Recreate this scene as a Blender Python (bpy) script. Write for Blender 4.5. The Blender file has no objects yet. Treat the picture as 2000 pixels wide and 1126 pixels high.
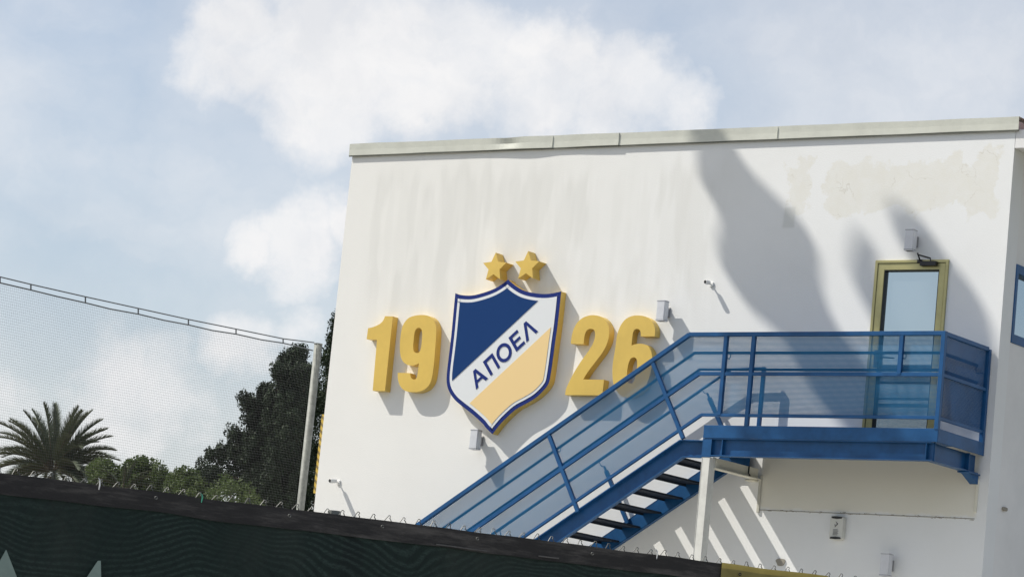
import bpy, math, random
import numpy as np
from mathutils import Vector, Matrix, noise
from mathutils.geometry import tessellate_polygon
rnd = random.Random(7)
sc = bpy.context.scene

# ------------------------------------------------------------------ camera
F = 6010.0
C0 = np.array([24.26, -30.0, 1.65])
a_, b_, c_ = 0.6232, -0.1495, 0.1000
ca, sa, cb, sb, cc, sn = math.cos(a_), math.sin(a_), math.cos(b_), math.sin(b_), math.cos(c_), math.sin(c_)
B0 = np.array([[1, 0, 0], [0, 0, -1], [0, 1, 0]], float)
Ry = np.array([[ca, 0, sa], [0, 1, 0], [-sa, 0, ca]])
Rx = np.array([[1, 0, 0], [0, cb, -sb], [0, sb, cb]])
Rz = np.array([[cc, -sn, 0], [sn, cc, 0], [0, 0, 1]])
MW = Rz @ Rx @ Ry @ B0          # world -> camera (x right, y down, z forward)
cam = bpy.data.cameras.new('camera')
camo = bpy.data.objects.new('camera', cam)
sc.collection.objects.link(camo)
cam.sensor_width = 36; cam.lens = F / 2000 * 36
cam.clip_start = 0.5; cam.clip_end = 6000
camo.matrix_world = Matrix(((MW[0][0], -MW[1][0], -MW[2][0], C0[0]),
                            (MW[0][1], -MW[1][1], -MW[2][1], C0[1]),
                            (MW[0][2], -MW[1][2], -MW[2][2], C0[2]), (0, 0, 0, 1)))
sc.camera = camo

def ray(x, y): return MW.T @ np.array([(x - 1000) / F, (y - 563) / F, 1.0])
def at(x, y, Y=0.0):
    v = ray(x, y); return C0 + v * ((Y - C0[1]) / v[1])
def atX(x, y, X):
    v = ray(x, y); return C0 + v * ((X - C0[0]) / v[0])
def atD(x, y, D): return C0 + ray(x, y) * D

# ------------------------------------------------------------------ light
SUN = Vector((-2.0, -1.0, 2.55)).normalized()      # towards the sun
el = math.asin(SUN.z); az = math.atan2(SUN.x, SUN.y)
sd = bpy.data.lights.new('sun', 'SUN'); sd.energy = 5.0; sd.angle = math.radians(0.36); sd.color = (1, 0.955, 0.87)
so = bpy.data.objects.new('sun', sd); sc.collection.objects.link(so)
so.rotation_euler = SUN.to_track_quat('Z', 'Y').to_euler(); so.location = (0, -20, 60)
sc.view_settings.view_transform = 'Standard'; sc.view_settings.look = 'None'
sc.view_settings.gamma = 1; sc.view_settings.use_curve_mapping = False
sc.view_settings.exposure = 0.12

W = bpy.data.worlds.new('World'); sc.world = W; W.use_nodes = True
nt = W.node_tree; nt.nodes.clear()
class NB:
    def __init__(s, nt): s.nt = nt; s.N = nt.nodes; s.L = nt.links
    def n(s, t, **k):
        o = s.N.new(t)
        for a, v in k.items(): setattr(o, a, v)
        return o
    def put(s, sock, v):
        if isinstance(v, bpy.types.NodeSocket): s.L.new(v, sock)
        elif v is not None: sock.default_value = v
    def math(s, op, a, b=None, c=None, clamp=False):
        o = s.n('ShaderNodeMath', operation=op); o.use_clamp = clamp
        s.put(o.inputs[0], a); s.put(o.inputs[1], b)
        if c is not None: s.put(o.inputs[2], c)
        return o.outputs[0]
    def vmath(s, op, a, b=None, out=0):
        o = s.n('ShaderNodeVectorMath', operation=op)
        s.put(o.inputs[0], a); s.put(o.inputs[1], b)
        return o.outputs[out]
    def scale(s, a, f):
        o = s.n('ShaderNodeVectorMath', operation='SCALE'); s.put(o.inputs[0], a); s.put(o.inputs['Scale'], f); return o.outputs[0]
    def noise(s, vec, scale, detail=3, rough=0.5, out='Fac'):
        o = s.n('ShaderNodeTexNoise'); s.put(o.inputs['Vector'], vec)
        o.inputs['Scale'].default_value = scale; o.inputs['Detail'].default_value = detail; o.inputs['Roughness'].default_value = rough
        return o.outputs[out]
    def ramp(s, v, lo, hi, a=0.0, b=1.0, smooth=True):
        o = s.n('ShaderNodeMapRange'); o.interpolation_type = 'SMOOTHSTEP' if smooth else 'LINEAR'
        s.put(o.inputs[0], v)
        for i, x in zip((1, 2, 3, 4), (lo, hi, a, b)): o.inputs[i].default_value = x
        return o.outputs[0]
    def mix(s, f, a, b, mode='MIX'):
        o = s.n('ShaderNodeMix', data_type='RGBA', blend_type=mode); o.inputs[0].default_value = 1
        s.put(o.inputs[0], f)
        for i, v in ((6, a), (7, b)):
            if isinstance(v, tuple): v = (*v, 1) if len(v) == 3 else v
            s.put(o.inputs[i], v)
        return o.outputs[2]

nb = NB(nt)
sky = nb.n('ShaderNodeTexSky', sky_type='NISHITA'); sky.sun_disc = False
sky.sun_elevation = el; sky.sun_rotation = az; sky.dust_density = 1.6; sky.air_density = 1.0; sky.ozone_density = 1.0
bgs = nb.n('ShaderNodeBackground'); nb.L.new(sky.outputs[0], bgs.inputs[0]); bgs.inputs[1].default_value = 0.12
tc = nb.n('ShaderNodeTexCoord'); d0 = tc.outputs['Generated']
wn = nb.vmath('SUBTRACT', nb.noise(d0, 26, 5, 0.6, 'Color'), (0.5, 0.5, 0.5))
wn2 = nb.vmath('SUBTRACT', nb.noise(d0, 95, 4, 0.6, 'Color'), (0.5, 0.5, 0.5))
dw = nb.vmath('ADD', nb.vmath('ADD', d0, nb.scale(wn, 0.026)), nb.scale(wn2, 0.006))
# clouds stand in fixed directions of the dome; a broad noise field goes on behind them all round
blobs = [(470, 90, 170, 1.0), (640, 110, 240, 1.05), (860, 110, 230, 1.05), (1050, 150, 190, 1.0), (1210, 190, 180, .85), (1330, 215, 150, .6), (560, 200, 150, .5),
         (500, 480, 75, .75), (600, 490, 130, .85), (690, 430, 110, .75), (450, 500, 120, .4), (300, 640, 130, .45), (460, 650, 120, .75), (590, 640, 110, .6), (90, 650, 110, .5), (260, 800, 250, .8), (20, 820, 200, .6),
         (200, 235, 120, .25), (400, 240, 160, .3)]
dens = None
for (bx, by, br, w) in blobs:
    v = ray(bx, by); v = v / np.linalg.norm(v)
    dist = nb.vmath('DISTANCE', dw, tuple(v), out=1)
    m = nb.math('MULTIPLY', nb.ramp(dist, br / F * 1.35, br / F * 0.25, smooth=False), w)
    dens = m if dens is None else nb.math('MAXIMUM', dens, m)
puff = nb.math('MULTIPLY', nb.math('SUBTRACT', nb.noise(d0, 30, 9, 0.62), 0.5), 1.15)
crisp = nb.ramp(nb.math('ADD', dens, puff), 0.24, 0.84)
dens = nb.math('MAXIMUM', nb.math('MULTIPLY', crisp, nb.ramp(dens, .05, .55, .25, 1.0)), nb.math('MULTIPLY', dens, .55))
vv = ray(1750, 90); vv = vv / np.linalg.norm(vv)
dens = nb.math('MAXIMUM', dens, nb.ramp(nb.vmath('DISTANCE', dw, tuple(vv), out=1), 620 / F, 150 / F, 0, .50))
sepd = nb.n('ShaderNodeSeparateXYZ'); nb.L.new(d0, sepd.inputs[0])
flat = nb.vmath('MULTIPLY', dw, (1, 1, 2.2))
field = nb.ramp(nb.noise(flat, 5.5, 6, 0.6), 0.42, 0.74, 0, 0.42)
fine = nb.ramp(nb.noise(dw, 34, 6, 0.62), 0.3, 0.75, 0.80, 1.08)
dens = nb.math('MULTIPLY', nb.math('MAXIMUM', dens, field), fine)
hz = nb.ramp(sepd.outputs[2], 0.20, 0.02, 0, 0.62)
dens = nb.math('MAXIMUM', dens, hz)
# thin veil over the whole dome
dens = nb.math('ADD', nb.math('MULTIPLY', dens, 0.72), nb.ramp(nb.noise(flat, 9, 5, .55), .3, .7, .16, .36), clamp=True)
bgc = nb.n('ShaderNodeBackground'); nb.L.new(nb.mix(nb.ramp(nb.noise(dw, 15, 7, .6), .32, .62), (.83, .845, .88), (.975, .97, .975)), bgc.inputs[0]); bgc.inputs[1].default_value = 0.87
mx = nb.n('ShaderNodeMixShader'); nb.L.new(dens, mx.inputs[0]); nb.L.new(bgs.outputs[0], mx.inputs[1]); nb.L.new(bgc.outputs[0], mx.inputs[2])
ow = nb.n('ShaderNodeOutputWorld'); nb.L.new(mx.outputs[0], ow.inputs[0])

# ------------------------------------------------------------------ materials
def mat(name, col, rough=0.6, metal=0.0, spec=None, fn=None, bump=None):
    m = bpy.data.materials.new(name); m.use_nodes = True
    b = NB(m.node_tree); p = m.node_tree.nodes['Principled BSDF']
    p.inputs['Base Color'].default_value = (*col, 1); p.inputs['Roughness'].default_value = rough; p.inputs['Metallic'].default_value = metal
    if spec is not None: p.inputs['Specular IOR Level'].default_value = spec
    co = b.n('ShaderNodeTexCoord').outputs['Object']
    if fn:
        r = fn(b, co, p)
        if r is not None: b.L.new(r, p.inputs['Base Color'])
    if bump:
        bn = b.n('ShaderNodeBump'); bn.inputs['Strength'].default_value = bump[1]; bn.inputs['Distance'].default_value = bump[2]
        b.L.new(b.noise(co, bump[0], 4, .6), bn.inputs['Height']); b.L.new(bn.outputs[0], p.inputs['Normal'])
    return m
def grime(col, amt=0.12, sc_=4.0, tint=None):
    def fn(b, co, p):
        n1 = b.ramp(b.noise(co, sc_, 6, .65), .35, .7, 0, 1)
        dark = tuple(c * (1 - amt * 2) for c in col) if tint is None else tint
        return b.mix(b.math('MULTIPLY', n1, .6), col, dark)
    return fn
def box_mask(b, x, z, x0, x1, z0, z1, soft):
    m = b.math('MULTIPLY', b.ramp(x, x0 - soft, x0 + soft), b.ramp(x, x1 + soft, x1 - soft))
    return b.math('MULTIPLY', m, b.math('MULTIPLY', b.ramp(z, z0 - soft, z0 + soft), b.ramp(z, z1 + soft, z1 - soft)))
def wall_fn(b, co, p):
    s = b.n('ShaderNodeSeparateXYZ'); b.L.new(co, s.inputs[0]); x, y, z = s.outputs
    cl = b.mix(b.ramp(x, 1.0, 8.5), (.775, .770, .742), (.765, .775, .778))
    # rolled-on touch-up streaks in the upper left
    sv = b.vmath('MULTIPLY', co, (2.3, 1, 0.42))
    st = b.ramp(b.noise(sv, 1.0, 3, .5), .46, .54)
    sv2 = b.vmath('MULTIPLY', co, (6.0, 1, 0.7))
    st2 = b.ramp(b.noise(sv2, 1.0, 2, .5), .40, .62)
    warp = b.math('ADD', z, b.math('MULTIPLY', b.math('SUBTRACT', b.noise(b.vmath('MULTIPLY', co, (3, 1, .2)), 1.2, 2), .5), 1.1))
    area = b.math('MULTIPLY', b.ramp(warp, 6.2, 7.4), b.math('MULTIPLY', b.ramp(warp, 8.80, 8.50), b.math('MULTIPLY', b.ramp(x, .2, .6), b.ramp(x, 6.0, 5.0))))
    k = b.math('MULTIPLY', area, b.math('ADD', b.math('MULTIPLY', st, .65), b.math('MULTIPLY', st2, .35)))
    cl = b.mix(b.math('MULTIPLY', k, .58), cl, (.640, .638, .610))
    # repaired plaster patch at the upper right
    nz = b.math('MULTIPLY', b.math('SUBTRACT', b.noise(co, 3.2, 5, .65), .5), .75)
    xx = b.math('ADD', x, nz); zz = b.math('ADD', z, b.math('MULTIPLY', b.math('SUBTRACT', b.noise(b.vmath('ADD', co, (7, 3, 9)), 3.0, 5, .6), .5), .75))
    pt = box_mask(b, xx, zz, 6.95, 9.00, 8.08, 8.62, .03)
    pt = b.math('MAXIMUM', pt, box_mask(b, xx, zz, 6.45, 6.74, 8.12, 8.70, .025))
    pt = b.math('MAXIMUM', pt, box_mask(b, xx, zz, 8.75, 9.12, 8.0, 8.72, .03))
    mottl = b.ramp(b.noise(co, 5, 6, .7), .3, .7, .55, 1)
    cl = b.mix(b.math('MULTIPLY', pt, b.math('MULTIPLY', mottl, .8)), cl, (.700, .688, .628))
    # crack lines round the repair
    vo = b.n('ShaderNodeTexVoronoi', feature='DISTANCE_TO_EDGE'); b.L.new(b.vmath('ADD', co, b.scale(b.noise(co, 5, 4, .6, 'Color'), .35)), vo.inputs[0]); vo.inputs['Scale'].default_value = 2.1
    crk = b.math('MULTIPLY', b.ramp(vo.outputs[0], .018, .002), b.math('MULTIPLY', pt, b.ramp(b.noise(co, 2.3, 2), .45, .6)))
    cl = b.mix(b.math('MULTIPLY', crk, .45), cl, (.5, .47, .4))
    gp = box_mask(b, b.math('ADD', x, b.math('MULTIPLY', nz, .1)), z, 6.42, 6.57, 7.9, 8.14, .02)
    cl = b.mix(b.math('MULTIPLY', gp, .8), cl, (.61, .62, .60))
    # lower band under the landing: bounced beige light painted into the colour
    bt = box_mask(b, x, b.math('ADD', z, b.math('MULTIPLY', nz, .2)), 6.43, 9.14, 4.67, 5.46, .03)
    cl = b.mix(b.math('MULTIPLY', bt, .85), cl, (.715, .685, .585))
    # general dirt
    gn = b.ramp(b.noise(co, .9, 6, .6), .35, .75, 0, .22)
    cl = b.mix(gn, cl, (.66, .655, .62))
    dot = b.ramp(b.noise(co, 60, 2, .5), .74, .80, 0, .25)
    cl = b.mix(dot, cl, (.5, .48, .42))
    return cl
M = {}
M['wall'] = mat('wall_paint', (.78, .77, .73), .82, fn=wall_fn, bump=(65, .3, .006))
M['plain_wall'] = mat('plain_wall_paint', (.74, .735, .72), .85, fn=grime((.76, .755, .75), .06, 1.5), bump=(50, .3, .006))  # same white paint for the other walls and roof, without streaks
M['beige'] = mat('beige_paint', (.66, .64, .53), .8, fn=grime((.70, .675, .57), .08, 1.2), bump=(60, .3, .005))
M['blue'] = mat('blue_steel_paint', (.02, .095, .26), .38, spec=.30, fn=grime((.011, .083, .228), .24, 3.5), bump=(25, .12, .003))
M['mesh'] = mat('blue_mesh_paint', (.03, .20, .40), .55, spec=.2)
M['navy_tread'] = mat('dark_tread_steel', (.014, .02, .035), .6, spec=.15, fn=grime((.014, .02, .034), .2, 8))
M['column'] = mat('grey_primer', (.62, .62, .58), .6, fn=grime((.64, .64, .60), .12, 7))
M['flash'] = mat('flashing_metal', (.62, .63, .56), .6, spec=.15, fn=grime((.61, .62, .555), .10, 2.2), bump=(9, .25, .01))
M['drip'] = mat('flashing_lip', (.12, .125, .11), .8, spec=.1)
M['rust'] = mat('rusty_edge', (.30, .11, .06), .8, fn=grime((.32, .12, .065), .3, 9))
M['gold'] = mat('gold_letter_paint', (.66, .47, .135), .42, fn=grime((.69, .475, .100), .07, 3))
M['navy'] = mat('navy_vinyl', (.012, .028, .165), .6, spec=.12)
M['field'] = mat('blue_vinyl', (.006, .040, .150), .6, spec=.10)
M['white'] = mat('white_vinyl', (.70, .72, .73), .45)
M['cream'] = mat('cream_vinyl', (.80, .585, .275), .45)
M['brass'] = mat('brass_anodised', (.42, .38, .19), .36, metal=.5, fn=grime((.44, .40, .19), .10, 6))
M['black'] = mat('black_plastic', (.012, .012, .014), .45)
M['lamp'] = mat('lamp_housing', (.62, .63, .66), .4, fn=grime((.62, .63, .66), .06, 12))
M['lamp_trim'] = mat('lamp_trim', (.12, .12, .13), .5)
M['lamp_grey'] = mat('lamp_bracket_grey', (.32, .32, .33), .5)
M['camwhite'] = mat('camera_white', (.74, .74, .72), .4)
M['chrome'] = mat('zinc_wire', (.15, .15, .14), .55, metal=.5)
M['pole'] = mat('galvanised_pole', (.20, .21, .20), .65, metal=.2, fn=grime((.215, .225, .205), .25, 14))
M['net'] = mat('net_cord', (.10, .11, .12), .8)
M['net_thin'] = mat('net_twine', (.11, .115, .12), .8)
M['siren'] = mat('siren_plastic', (.60, .60, .56), .45)
M['conduit'] = mat('old_conduit', (.50, .49, .43), .8, fn=grime((.52, .51, .45), .15, 8))
M['grout'] = mat('joint_dirt', (.28, .26, .22), .9)
def glass_mat():
    m = bpy.data.materials.new('reflective_glass'); m.use_nodes = True; t = m.node_tree; p = t.nodes['Principled BSDF']
    p.inputs['Base Color'].default_value = (.46, .53, .56, 1); p.inputs['Metallic'].default_value = .9; p.inputs['Roughness'].default_value = .035
    b = NB(t); bn = b.n('ShaderNodeBump'); bn.inputs['Strength'].default_value = .15; bn.inputs['Distance'].default_value = .01
    b.L.new(b.noise(b.n('ShaderNodeTexCoord').outputs['Object'], 1.3, 1), bn.inputs['Height']); b.L.new(bn.outputs[0], p.inputs['Normal'])
    return m
M['glass'] = glass_mat()
def cloth_fn(b, co, p):
    # knitted shade cloth: fine bands that drift as two knits cross
    s = b.n('ShaderNodeSeparateXYZ'); b.L.new(co, s.inputs[0]); x, y, z = s.outputs
    w = b.math('MULTIPLY', b.math('SUBTRACT', b.noise(b.vmath('MULTIPLY', co, (.75, 1, 1.1)), 1.25, 2, .45), .5), .85)
    ph = b.math('MULTIPLY', b.math('ADD', z, w), 205.0)
    s1 = b.math('SINE', ph)
    fine_ = b.noise(b.vmath('MULTIPLY', co, (1, 1, 2.5)), 55, 3, .7)
    k = b.math('MULTIPLY', b.ramp(s1, -.6, 1.0), b.ramp(fine_, .25, .7))
    k = b.math('MULTIPLY', k, b.ramp(b.noise(co, 2.2, 3, .5), .3, .65, .25, 1))
    c = b.mix(b.math('MULTIPLY', k, .8), (.021, .028, .027), (.056, .078, .070))
    # dust and fading in broad vertical drifts, crease lines
    du = b.ramp(b.noise(b.vmath('MULTIPLY', co, (1.6, 1, .5)), 1.4, 5, .65), .45, .75, 0, .45)
    c = b.mix(du, c, (.062, .066, .058))
    cr_ = b.ramp(b.math('ABSOLUTE', b.math('SUBTRACT', b.noise(b.vmath('MULTIPLY', co, (.5, 1, 1.4)), 1.1, 3, .55), .5)), .008, .0, 0, .18)
    return b.mix(cr_, c, (.010, .012, .012))
def trans_cloth(name, fn, rough, tr):
    m = mat(name, (.03, .03, .03), rough, fn=fn, bump=(140, .5, .004)); t = m.node_tree; b = NB(t); p = t.nodes['Principled BSDF']
    tb = b.n('ShaderNodeBsdfTranslucent'); tb.inputs[0].default_value = (*tr, 1)
    ad = b.n('ShaderNodeAddShader'); b.L.new(p.outputs[0], ad.inputs[0]); b.L.new(tb.outputs[0], ad.inputs[1])
    b.L.new(ad.outputs[0], t.nodes['Material Output'].inputs[0]); p.inputs['Specular IOR Level'].default_value = .15
    return m
M['cloth'] = trans_cloth('green_shade_cloth', cloth_fn, .9, (.0015, .004, .003))
def hem_fn(b, co, p):
    n = b.ramp(b.noise(b.vmath('MULTIPLY', co, (.5, 1, 6)), 3, 5, .7), .42, .72)
    return b.mix(b.math('MULTIPLY', n, .6), (.046, .043, .042), (.19, .17, .155))
M['hem'] = trans_cloth('black_hem_cloth', hem_fn, .8, (.001, .001, .001))
M['fold'] = mat('lit_crease', (.13, .12, .11), .8, fn=grime((.15, .14, .13), .35, 14))  # pale colour stands in for light caught on the crease
M['print'] = mat('pale_print', (.22, .28, .24), .8, fn=grime((.30, .38, .33), .1, 20))
def ycl(b, co, p):
    n = b.ramp(b.noise(co, 9, 4, .6), .3, .7)
    return b.mix(n, (.34, .28, .10), (.26, .21, .075))
M['ycloth'] = trans_cloth('yellow_banner_cloth', ycl, .7, (.10, .08, .02))
def strip_fn(b, co, p):
    s = b.n('ShaderNodeSeparateXYZ'); b.L.new(co, s.inputs[0])
    k = b.ramp(b.math('SINE', b.math('MULTIPLY', b.math('ADD', s.outputs[2], s.outputs[0]), 70)), .0, .3)
    return b.mix(b.math('MULTIPLY', k, .75), (.55, .38, .06), (.08, .06, .03))
M['strip'] = mat('yellow_strip', (.55, .38, .06), .6, fn=strip_fn)
def leafmat(name, c1, c2, tr):
    def fn(b, co, p):
        oi = b.n('ShaderNodeNewGeometry').outputs['Random Per Island']
        n = b.noise(co, 1.6, 3, .6)
        return b.mix(b.math('MULTIPLY', b.math('ADD', oi, b.ramp(n, .3, .7)), .5), c1, c2)
    m = mat(name, c1, .6, spec=.12, fn=fn); t = m.node_tree; b = NB(t); p = t.nodes['Principled BSDF']
    tb = b.n('ShaderNodeBsdfTranslucent'); tb.inputs[0].default_value = (*tr, 1)
    ad = b.n('ShaderNodeAddShader'); b.L.new(p.outputs[0], ad.inputs[0]); b.L.new(tb.outputs[0], ad.inputs[1])
    b.L.new(ad.outputs[0], t.nodes['Material Output'].inputs[0]); return m
M['dark_leaf'] = leafmat('dark_cypress_leaf', (.010, .016, .010), (.040, .060, .030), (.002, .003, .002))
M['green_leaf'] = leafmat('olive_green_leaf', (.036, .055, .020), (.095, .118, .045), (.02, .030, .008))
M['palm_leaf'] = leafmat('palm_leaf', (.055, .072, .045), (.120, .138, .088), (.012, .010, .004))
M['palm_dry'] = mat('palm_stalk', (.09, .07, .045), .8, fn=grime((.10, .08, .05), .3, 3))
M['bark'] = mat('bark', (.08, .06, .045), .9, fn=grime((.09, .07, .05), .3, 4))
def ground_fn(b, co, p):
    n = b.ramp(b.noise(co, .15, 6, .6), .35, .65)
    n2 = b.noise(co, 8, 4, .7)
    c = b.mix(n, (.14, .125, .09), (.09, .10, .055))
    return b.mix(b.math('MULTIPLY', n2, .4), c, (.17, .155, .125))
M['ground'] = mat('dry_ground', (.22, .2, .15), .95, fn=ground_fn, bump=(6, .5, .03))
M['paving'] = mat('concrete_paving', (.36, .35, .32), .9, fn=grime((.52, .50, .45), .12, 1.5), bump=(20, .3, .01))
M['asphalt'] = mat('asphalt', (.05, .05, .052), .9, fn=grime((.055, .055, .056), .15, 2), bump=(60, .5, .01))

# ------------------------------------------------------------------ helpers
col = sc.collection
def tag(o, label=None, cat=None, group=None, kind=None):
    if label: o['label'] = label
    if cat: o['category'] = cat
    if group: o['group'] = group
    if kind: o['kind'] = kind
    return o
def thing(name, label, cat, loc=(0, 0, 0), group=None):
    o = bpy.data.objects.new(name, None); col.objects.link(o); o.location = loc; o.empty_display_size = .2
    return tag(o, label, cat, group)
def wloc(o):
    v = Vector((0, 0, 0))
    while o is not None: v = v + o.location; o = o.parent
    return v
class MB:
    def __init__(s): s.v = []; s.f = []
    def add(s, vs, fs):
        k = len(s.v); s.v += [tuple(map(float, p)) for p in vs]; s.f += [tuple(i + k for i in f) for f in fs]; return s
    def box(s, x0, x1, y0, y1, z0, z1):
        return s.add([(x0, y0, z0), (x1, y0, z0), (x1, y1, z0), (x0, y1, z0), (x0, y0, z1), (x1, y0, z1), (x1, y1, z1), (x0, y1, z1)],
                     [(0, 3, 2, 1), (4, 5, 6, 7), (0, 1, 5, 4), (1, 2, 6, 5), (2, 3, 7, 6), (3, 0, 4, 7)])
    def bar(s, p, q, w, h, up=(0, 1, 0)):
        # w across (perp to up), h along up
        p, q = Vector(p), Vector(q); d = (q - p).normalized(); u = Vector(up); u = (u - d * u.dot(d)).normalized(); r = d.cross(u)
        vs = []
        for c in (p, q):
            for (i, j) in ((-1, -1), (1, -1), (1, 1), (-1, 1)): vs.append(c + r * (w / 2 * i) + u * (h / 2 * j))
        return s.add(vs, [(0, 1, 2, 3), (7, 6, 5, 4), (0, 4, 5, 1), (1, 5, 6, 2), (2, 6, 7, 3), (3, 7, 4, 0)])
    def tube(s, pts, r, n=10, cap=True):
        pts = [Vector(p) for p in pts]; rings = []
        rs = r if isinstance(r, (list, tuple)) else [r] * len(pts)
        ref = None
        for i, p in enumerate(pts):
            d = (pts[min(i + 1, len(pts) - 1)] - pts[max(i - 1, 0)]).normalized()
            if ref is None: ref = Vector((0, 0, 1)) if abs(d.z) < .9 else Vector((1, 0, 0))
            a = (ref - d * ref.dot(d)).normalized(); ref = a; b = d.cross(a)
            rings.append([p + a * (rs[i] * math.cos(t * math.tau / n)) + b * (rs[i] * math.sin(t * math.tau / n)) for t in range(n)])
        vs = [v for R_ in rings for v in R_]; fs = []
        for i in range(len(pts) - 1):
            for t in range(n):
                u = (t + 1) % n; fs.append((i * n + t, i * n + u, (i + 1) * n + u, (i + 1) * n + t))
        if cap: fs += [tuple(range(n))[::-1], tuple((len(pts) - 1) * n + t for t in range(n))]
        return s.add(vs, fs)
    def prism(s, outer, holes, m0, m1):
        # outer, holes: lists of 2d points; m0/m1 map (u,v) to the front / back point
        loops = [[Vector((p[0], p[1], 0)) for p in L] for L in [outer] + list(holes)]
        tris = tessellate_polygon(loops); flat_ = [p for L in loops for p in L]; n = len(flat_)
        s.add([m0(p[0], p[1]) for p in flat_] + [m1(p[0], p[1]) for p in flat_], [t for t in tris] + [tuple(i + n for i in t[::-1]) for t in tris])
        k = len(s.v) - 2 * n; st = 0
        for L in loops:
            m = len(L)
            for i in range(m):
                j = (i + 1) % m; s.f.append((k + st + i, k + st + j, k + n + st + j, k + n + st + i))
            st += m
        return s
    def build(s, name, m, parent=None, smooth=False, bevel=0, kind=None, loc=None):
        me = bpy.data.meshes.new(name)
        base = wloc(parent) if parent else Vector(loc or (0, 0, 0))
        b3 = tuple(base)
        me.from_pydata([(v[0] - b3[0], v[1] - b3[1], v[2] - b3[2]) for v in s.v], [], s.f)
        me.materials.append(m); me.validate()
        import bmesh
        bm = bmesh.new(); bm.from_mesh(me); bmesh.ops.recalc_face_normals(bm, faces=bm.faces); bm.to_mesh(me); bm.free()
        if smooth: me.polygons.foreach_set('use_smooth', [True] * len(me.polygons))
        o = bpy.data.objects.new(name, me); col.objects.link(o)
        if parent: o.parent = parent
        else: o.location = base
        if bevel:
            b = o.modifiers.new('bevel', 'BEVEL'); b.width = bevel; b.segments = 1; b.limit_method = 'ANGLE'; b.angle_limit = math.radians(50)
        if kind: o['kind'] = kind
        return o
def bulk(name, V, Fc, m, parent=None, kind=None, loc=None):
    me = bpy.data.meshes.new(name); base = np.array(wloc(parent)) if parent else np.array(loc if loc is not None else (0, 0, 0), float)
    V = (np.asarray(V, float) - base); Fc = np.asarray(Fc, np.int32); k = Fc.shape[1]
    me.vertices.add(len(V)); me.vertices.foreach_set('co', V.ravel())
    me.loops.add(Fc.size); me.loops.foreach_set('vertex_index', Fc.ravel())
    me.polygons.add(len(Fc)); me.polygons.foreach_set('loop_start', np.arange(0, Fc.size, k)); me.polygons.foreach_set('loop_total', np.full(len(Fc), k))
    me.materials.append(m); me.update(calc_edges=True)
    o = bpy.data.objects.new(name, me); col.objects.link(o)
    if parent: o.parent = parent
    else: o.location = tuple(base)
    if kind: o['kind'] = kind
    return o
def spline(pts, n=6, closed=True, corners=()):
    # Catmull-Rom through the points, straight at the listed corner indices
    out = []; N = len(pts); P = [np.array(p, float) for p in pts]
    for i in range(N if closed else N - 1):
        p1, p2 = P[i], P[(i + 1) % N]
        p0 = P[i - 1] if (i > 0 or closed) and i not in corners else p1
        j = (i + 1) % N
        p3 = P[(i + 2) % N] if (closed or i + 2 < N) and j not in corners else p2
        straight = i in corners and j in corners
        for t in ([0] if straight else [k / n for k in range(n)]):
            out.append(tuple(.5 * ((2 * p1) + (-p0 + p2) * t + (2 * p0 - 5 * p1 + 4 * p2 - p3) * t * t + (-p0 + 3 * p1 - 3 * p2 + p3) * t ** 3)))
    return out

# ------------------------------------------------------------------ the setting
MB().add([(-3000, -3000, 0), (3000, -3000, 0), (3000, 3000, 0), (-3000, 3000, 0)], [(0, 1, 2, 3)]).build('ground', M['ground'], kind='structure')
MB().box(-6, 18, -9, 0, -.02, .1).build('pavement', M['paving'], kind='structure')
MB().add([(5, -60, .004), (60, -60, .004), (60, -22, .004), (5, -22, .004)], [(0, 1, 2, 3)]).build('road', M['asphalt'], kind='structure')

# ------------------------------------------------------------------ building
XR = 9.27
fl_t0, fl_t1 = at(686, 282.5)[2], at(1993, 229)[2]
fl_b0, fl_b1 = at(686.6, 305)[2], at(1980, 255)[2]
ZT = max(fl_t0, fl_t1) - .03
bld = thing('clubhouse_building', 'white rendered clubhouse with flat roof and weathered patched wall', 'building', (0, 0, 0))
DX0, DX1, DZ0, DZ1 = 7.67, 8.585, 5.475, 7.505
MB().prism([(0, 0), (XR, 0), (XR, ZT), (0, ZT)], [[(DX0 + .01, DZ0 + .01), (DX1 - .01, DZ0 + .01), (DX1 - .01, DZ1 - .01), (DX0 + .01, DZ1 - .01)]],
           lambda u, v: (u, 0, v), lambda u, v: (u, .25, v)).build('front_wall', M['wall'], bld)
wa, wb = atX(1985, 515, XR), atX(1975.5, 669, XR)
WY0 = wa[1]; WZ1 = wa[2]; WZ0 = wb[2]; WY1 = WY0 + 1.4
MB().prism([(.25, 0), (14, 0), (14, ZT), (.25, ZT)], [[(WY0 + .01, WZ0 + .01), (WY1 - .01, WZ0 + .01), (WY1 - .01, WZ1 - .01), (WY0 + .01, WZ1 - .01)]],
           lambda u, v: (XR, u, v), lambda u, v: (XR - .25, u, v)).build('side_wall', M['plain_wall'], bld)
MB().box(0, .25, .25, 14, 0, ZT).build('side_wall', M['plain_wall'], bld)
MB().box(.25, XR - .25, 13.75, 14, 0, ZT).build('rear_wall', M['plain_wall'], bld)
MB().box(.25, XR - .25, .25, 13.75, ZT - .25, ZT - .05).build('roof', M['plain_wall'], bld)
MB().box(.25, XR - .25, .25, 13.75, 5.2, 5.4).build('upper_floor', M['plain_wall'], bld)
# eave beam beyond the corner, rusty edge above it
ez0 = at(1980, 290)[2]; ez1 = (fl_b0 + fl_b1) / 2
MB().box(XR + .002, XR + 1.6, -.0, 13.9, ez0, ez1 + .01).build('eave_slab', M['plain_wall'], bld, bevel=.006)
MB().box(XR + .10, XR + 1.6, .02, 13.9, ez1 + .012, fl_t1 - .01).build('rusty_gutter', M['rust'], bld)
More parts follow.
